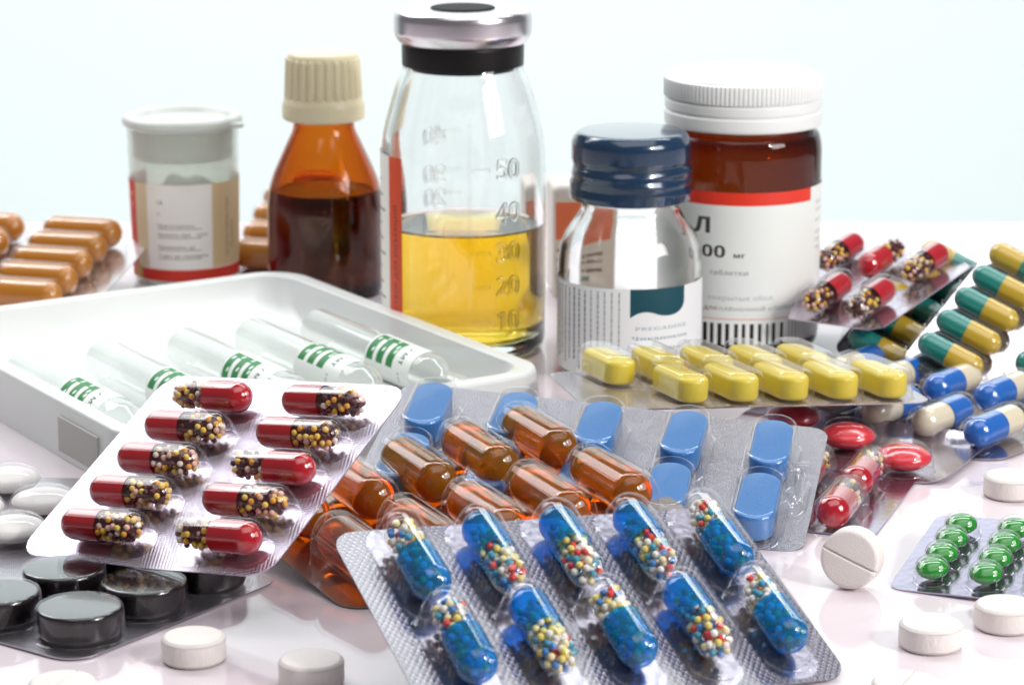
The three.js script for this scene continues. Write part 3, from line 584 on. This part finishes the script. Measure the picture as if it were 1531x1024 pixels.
// --- small clear bottle with dark blue cap
{
  const t = thing('small_bottle', 'small clear glass bottle with dark blue screw cap and white label with teal wave', 'bottle', [30.2, 0, 30]);
  const outer = [[0, 0.8], [12, 0.2, 1.5], [16.4, 0, 1.8], [18.4, 2, 1.2], [18.5, 29.5, 3.5], [17.4, 35.5, 4], [13.9, 40.5, 2.5], [12.4, 43, 1.2], [12.3, 45, 0.6], [13.6, 46, 0.6], [13.6, 47]], inner = [[11.2, 47], [11.0, 43, 1], [12.4, 40, 2.5], [15.8, 35, 4], [16.9, 29, 3.5], [16.8, 4, 2.5], [12, 2.4, 2], [0, 2.6]];
  part('glass_body', turned([...outer, ...inner], 112, 0.8), clearGlass, t);
  const blue = std(0.008, 0.035, 0.085, { roughness: 0.2, clearcoat: 0.9, clearcoatRoughness: 0.08, metalness: 0.1 });
  const cp = [[14.4, 45.4], [15.4, 45.5, 0.4], [15.6, 47.5, 0.8], [15.2, 48.7, 0.6], [15.6, 49.9, 0.8], [15.3, 51.3, 0.6], [15.5, 52.4, 0.8], [14.7, 54.2, 0.8], [15.2, 55.6, 0.9], [15.2, 60.6, 1.6], [13.6, 62.7, 1.0], [0, 63.0]];
  const g = turned(cp, 112, 0.9), p = g.attributes.position;
  for (let i = 0; i < p.count; i++) { const a = Math.atan2(p.getX(i), p.getZ(i)), y = p.getY(i), k = y > 46 && y < 54 ? 0.25 * Math.sin(a * 3 + y * 0.9) : 0; const q = 1 + k / 15; p.setXYZ(i, p.getX(i) * q, y + (y > 46.5 && y < 55 ? 0.5 * Math.sin(a + 0.8) : 0), p.getZ(i) * q); }
  g.computeVertexNormals();
  part('screw_cap', toCreasedNormals(g, 0.9), blue, t);
  const art = print(1024, 768, (x, w, h) => {
    const P = (f) => (f + 110) / 195 * w;                         // from -110 to 85 degrees
    x.fillStyle = '#eef0f1'; x.fillRect(0, 0, w, h);
    x.fillStyle = '#0d4a58'; x.beginPath(); x.moveTo(P(2), 0); x.lineTo(P(49), 0); x.lineTo(P(49), h * 0.16); x.bezierCurveTo(P(48), h * 0.32, P(33), h * 0.33, P(24), h * 0.29); x.bezierCurveTo(P(16), h * 0.24, P(10), h * 0.24, P(2), h * 0.32); x.fill();
    x.textAlign = 'center'; x.fillStyle = '#a3b1b8'; x.font = 'bold 40px serif'; x.fillText('PREGADINE', P(29), h * 0.46); x.fillStyle = '#8fa0aa'; x.font = 'bold 44px serif'; x.fillText('Чиканокон', P(28), h * 0.57); x.fillText('Поколин', P(29), h * 0.69);
    x.fillStyle = '#a9c4d6'; x.font = '30px serif'; x.fillText('порошок', P(29), h * 0.79); x.fillText('10 мл', P(29), h * 0.87); x.fillStyle = '#41484e'; x.fillRect(P(29), h * 0.9, 14, 8);
    x.textAlign = 'left'; x.fillStyle = '#4a4f54';
    for (let k = 0; k < 17; k++) { const X = P(-100 + k * 5.8); let y = h * 0.04 + (k > 12 ? 0 : 6 * (k % 3)); const end = h * (k > 13 ? 0.62 : 0.80 + 0.1 * ((k * 5) % 3) / 2); x.globalAlpha = k > 11 ? 0.45 : 0.9; while (y < end) { const l = 14 + ((k * 37 + y * 13) % 40); x.fillRect(X, y, k % 4 === 1 ? 9 : 7, l); y += l + 7; } }
    x.globalAlpha = 1;
  });
  part('label', sleeve(18.65, 2.6, 25.6, -110, 85), std(1, 1, 1, { map: art, roughness: 0.4 }), t);
  t.rotation.y = -4 * D2R;
}
// --- brown tablet jar
{
  const t = thing('tablet_jar', 'wide brown glass jar with white screw lid, red banded white label and barcode', 'jar', [61, 0, -1]);
  const outer = [[0, 0.8], [14, 0.2, 2], [19, 0, 2], [21.0, 2, 1.4], [21.0, 54, 3], [20.2, 57.5, 2], [18.5, 58.6, 0.6], [18.5, 61]], inner = [[16.4, 61], [16.6, 57.5, 1], [18.2, 55, 2.5], [19.0, 52, 2], [19.0, 4, 2.5], [14, 2.4, 2], [0, 2.6]];
  part('glass_body', turned([...outer, ...inner], 112, 0.8), solid(0.36, 0.125, 0.02, 2.1, { ior: 1.5 }), t);
  part('tablet_filling', (() => { const list = []; for (let k = 0; k < 90; k++) { const a = rnd() * 6.28, r = 13.5 * Math.sqrt(rnd()), g = new THREE.CylinderGeometry(4, 4, 3, 14); g.rotateX(rnd() * 3); g.rotateY(rnd() * 6); g.translate(r * Math.cos(a), 6 + rnd() * 28, r * Math.sin(a)); list.push(g); } return list; })(), std(0.5, 0.36, 0.25, { roughness: 0.7 }), t).userData.kind = 'stuff';
  const lid = part('screw_lid', [turned([[17, 59.6], [20.6, 59.6, 0.5], [20.9, 60.2, 0.3], [20.9, 63.2, 0.35], [20.4, 63.5], [20.4, 63.8], [20.8, 64.1, 0.3], [20.8, 66.4, 0.35], [20.3, 66.7], [20.3, 67.0], [20.1, 67.1], [20.1, 72.2, 1.2], [18.6, 73.4, 0.6], [15.5, 73.5, 0.5], [14.8, 73.1, 0.4], [0, 73.0]], 112, 0.5)], whitePlastic, t);
  part('knurled_grip', knurl(20.75, 67.4, 71.6, 110, 0.28), whitePlastic, lid);
  const art = print(1280, 1024, (x, w, h) => {
    const P = (f) => (f + 95) / 190 * w;                          // from -95 to 95 degrees
    x.fillStyle = '#eef3ef'; x.fillRect(0, 0, w, h);
    x.fillStyle = '#e8341c'; x.fillRect(0, 0, P(54), h * 0.085);
    x.fillStyle = '#3a3534'; x.font = 'bold 150px sans-serif'; x.textAlign = 'right'; x.fillText('Л', P(-25), h * 0.27);
    x.fillStyle = '#3a3534'; x.font = 'bold 112px sans-serif'; x.fillText('00', P(-15), h * 0.425); x.textAlign = 'left'; x.font = 'bold 46px sans-serif'; x.fillText('мг', P(-10), h * 0.425);
    x.fillStyle = '#7d858a'; x.font = '46px sans-serif'; x.fillText('таблетки', P(-27), h * 0.54);
    x.fillStyle = '#a9b1b1'; x.font = '44px sans-serif'; x.fillText('покрытые обол.', P(-28), h * 0.705); x.fillStyle = '#8e9496'; x.fillText('плёночной оболочкой', P(-20), h * 0.775); x.fillStyle = '#70393a'; x.fillText('для', P(-31), h * 0.772);
    x.fillStyle = '#e6a49c'; x.fillRect(P(-40), h * 0.826, P(52) - P(-40), 7);
    x.fillStyle = '#171312'; const bars = [[-42, 3], [-36.5, 3.4], [-31, 3], [-25.6, 2.6], [-20, 3], [-14.4, 2.8], [-8, 2.6], [-2.6, 2.4], [3, 2.8], [9, 2.4], [15, 1.5], [19.5, 2.4], [26, 2.2]]; for (const [f, d] of bars) x.fillRect(P(f), h * 0.86, P(f + d) - P(f), h * 0.14);
    x.fillStyle = '#9aa3a3'; for (const [f, d] of [[33, 0.8], [36, 0.8], [39.5, 0.8]]) x.fillRect(P(f), h * 0.86, P(f + d) - P(f), h * 0.12);
    x.fillStyle = '#8d9496'; x.font = '34px sans-serif'; for (const [y, s] of [[0.12, 'Хран'], [0.17, 'сухом'], [0.24, 'мест'], [0.32, 'Серия'], [0.37, 'Срок'], [0.42, 'годн']]) x.fillText(s, P(62), h * y); x.fillText('А', P(64), h * 0.72);
  });
  part('label', sleeve(21.15, 4.2, 44.6, -95, 95), std(1, 1, 1, { map: art, roughness: 0.42, clearcoat: 0.2, clearcoatRoughness: 0.3 }), t);
}
// --- small carton between the vial and the blue capped bottle
{
  const t = thing('medicine_carton', 'pale carton with orange panel half hidden between the yellow vial and small bottle', 'carton', [19.2, 0, -62], [6, 0, 0]);
  const card = std(0.80, 0.74, 0.68, { roughness: 0.6 });
  part('carton_body', new RoundedBoxGeometry(17, 33, 18, 4, 2.2).translate(0, 16.5, 0), card, t);
  const art = print(512, 512, (x, w, h) => {
    x.fillStyle = '#e9dcc6'; x.fillRect(0, 0, w, h); x.fillStyle = '#ef7a4a'; x.fillRect(0, h * 0.06, w * 0.9, h * 0.4);
    x.fillStyle = '#6b4a2c'; for (const y of [0.56, 0.66, 0.76]) { x.fillRect(w * 0.03, h * y, w * 0.12, 16); x.fillRect(w * 0.2, h * y, w * 0.5, 16); }
    x.fillStyle = '#14523a'; x.fillRect(w * 0.03, h * 0.84, w * 0.3, 30);
  });
  part('printed_panel', new THREE.PlaneGeometry(15.5, 27).translate(0, 16.2, 9.06), std(1, 1, 1, { map: art, roughness: 0.5 }), t);
}

renderer.render(scene, camera);
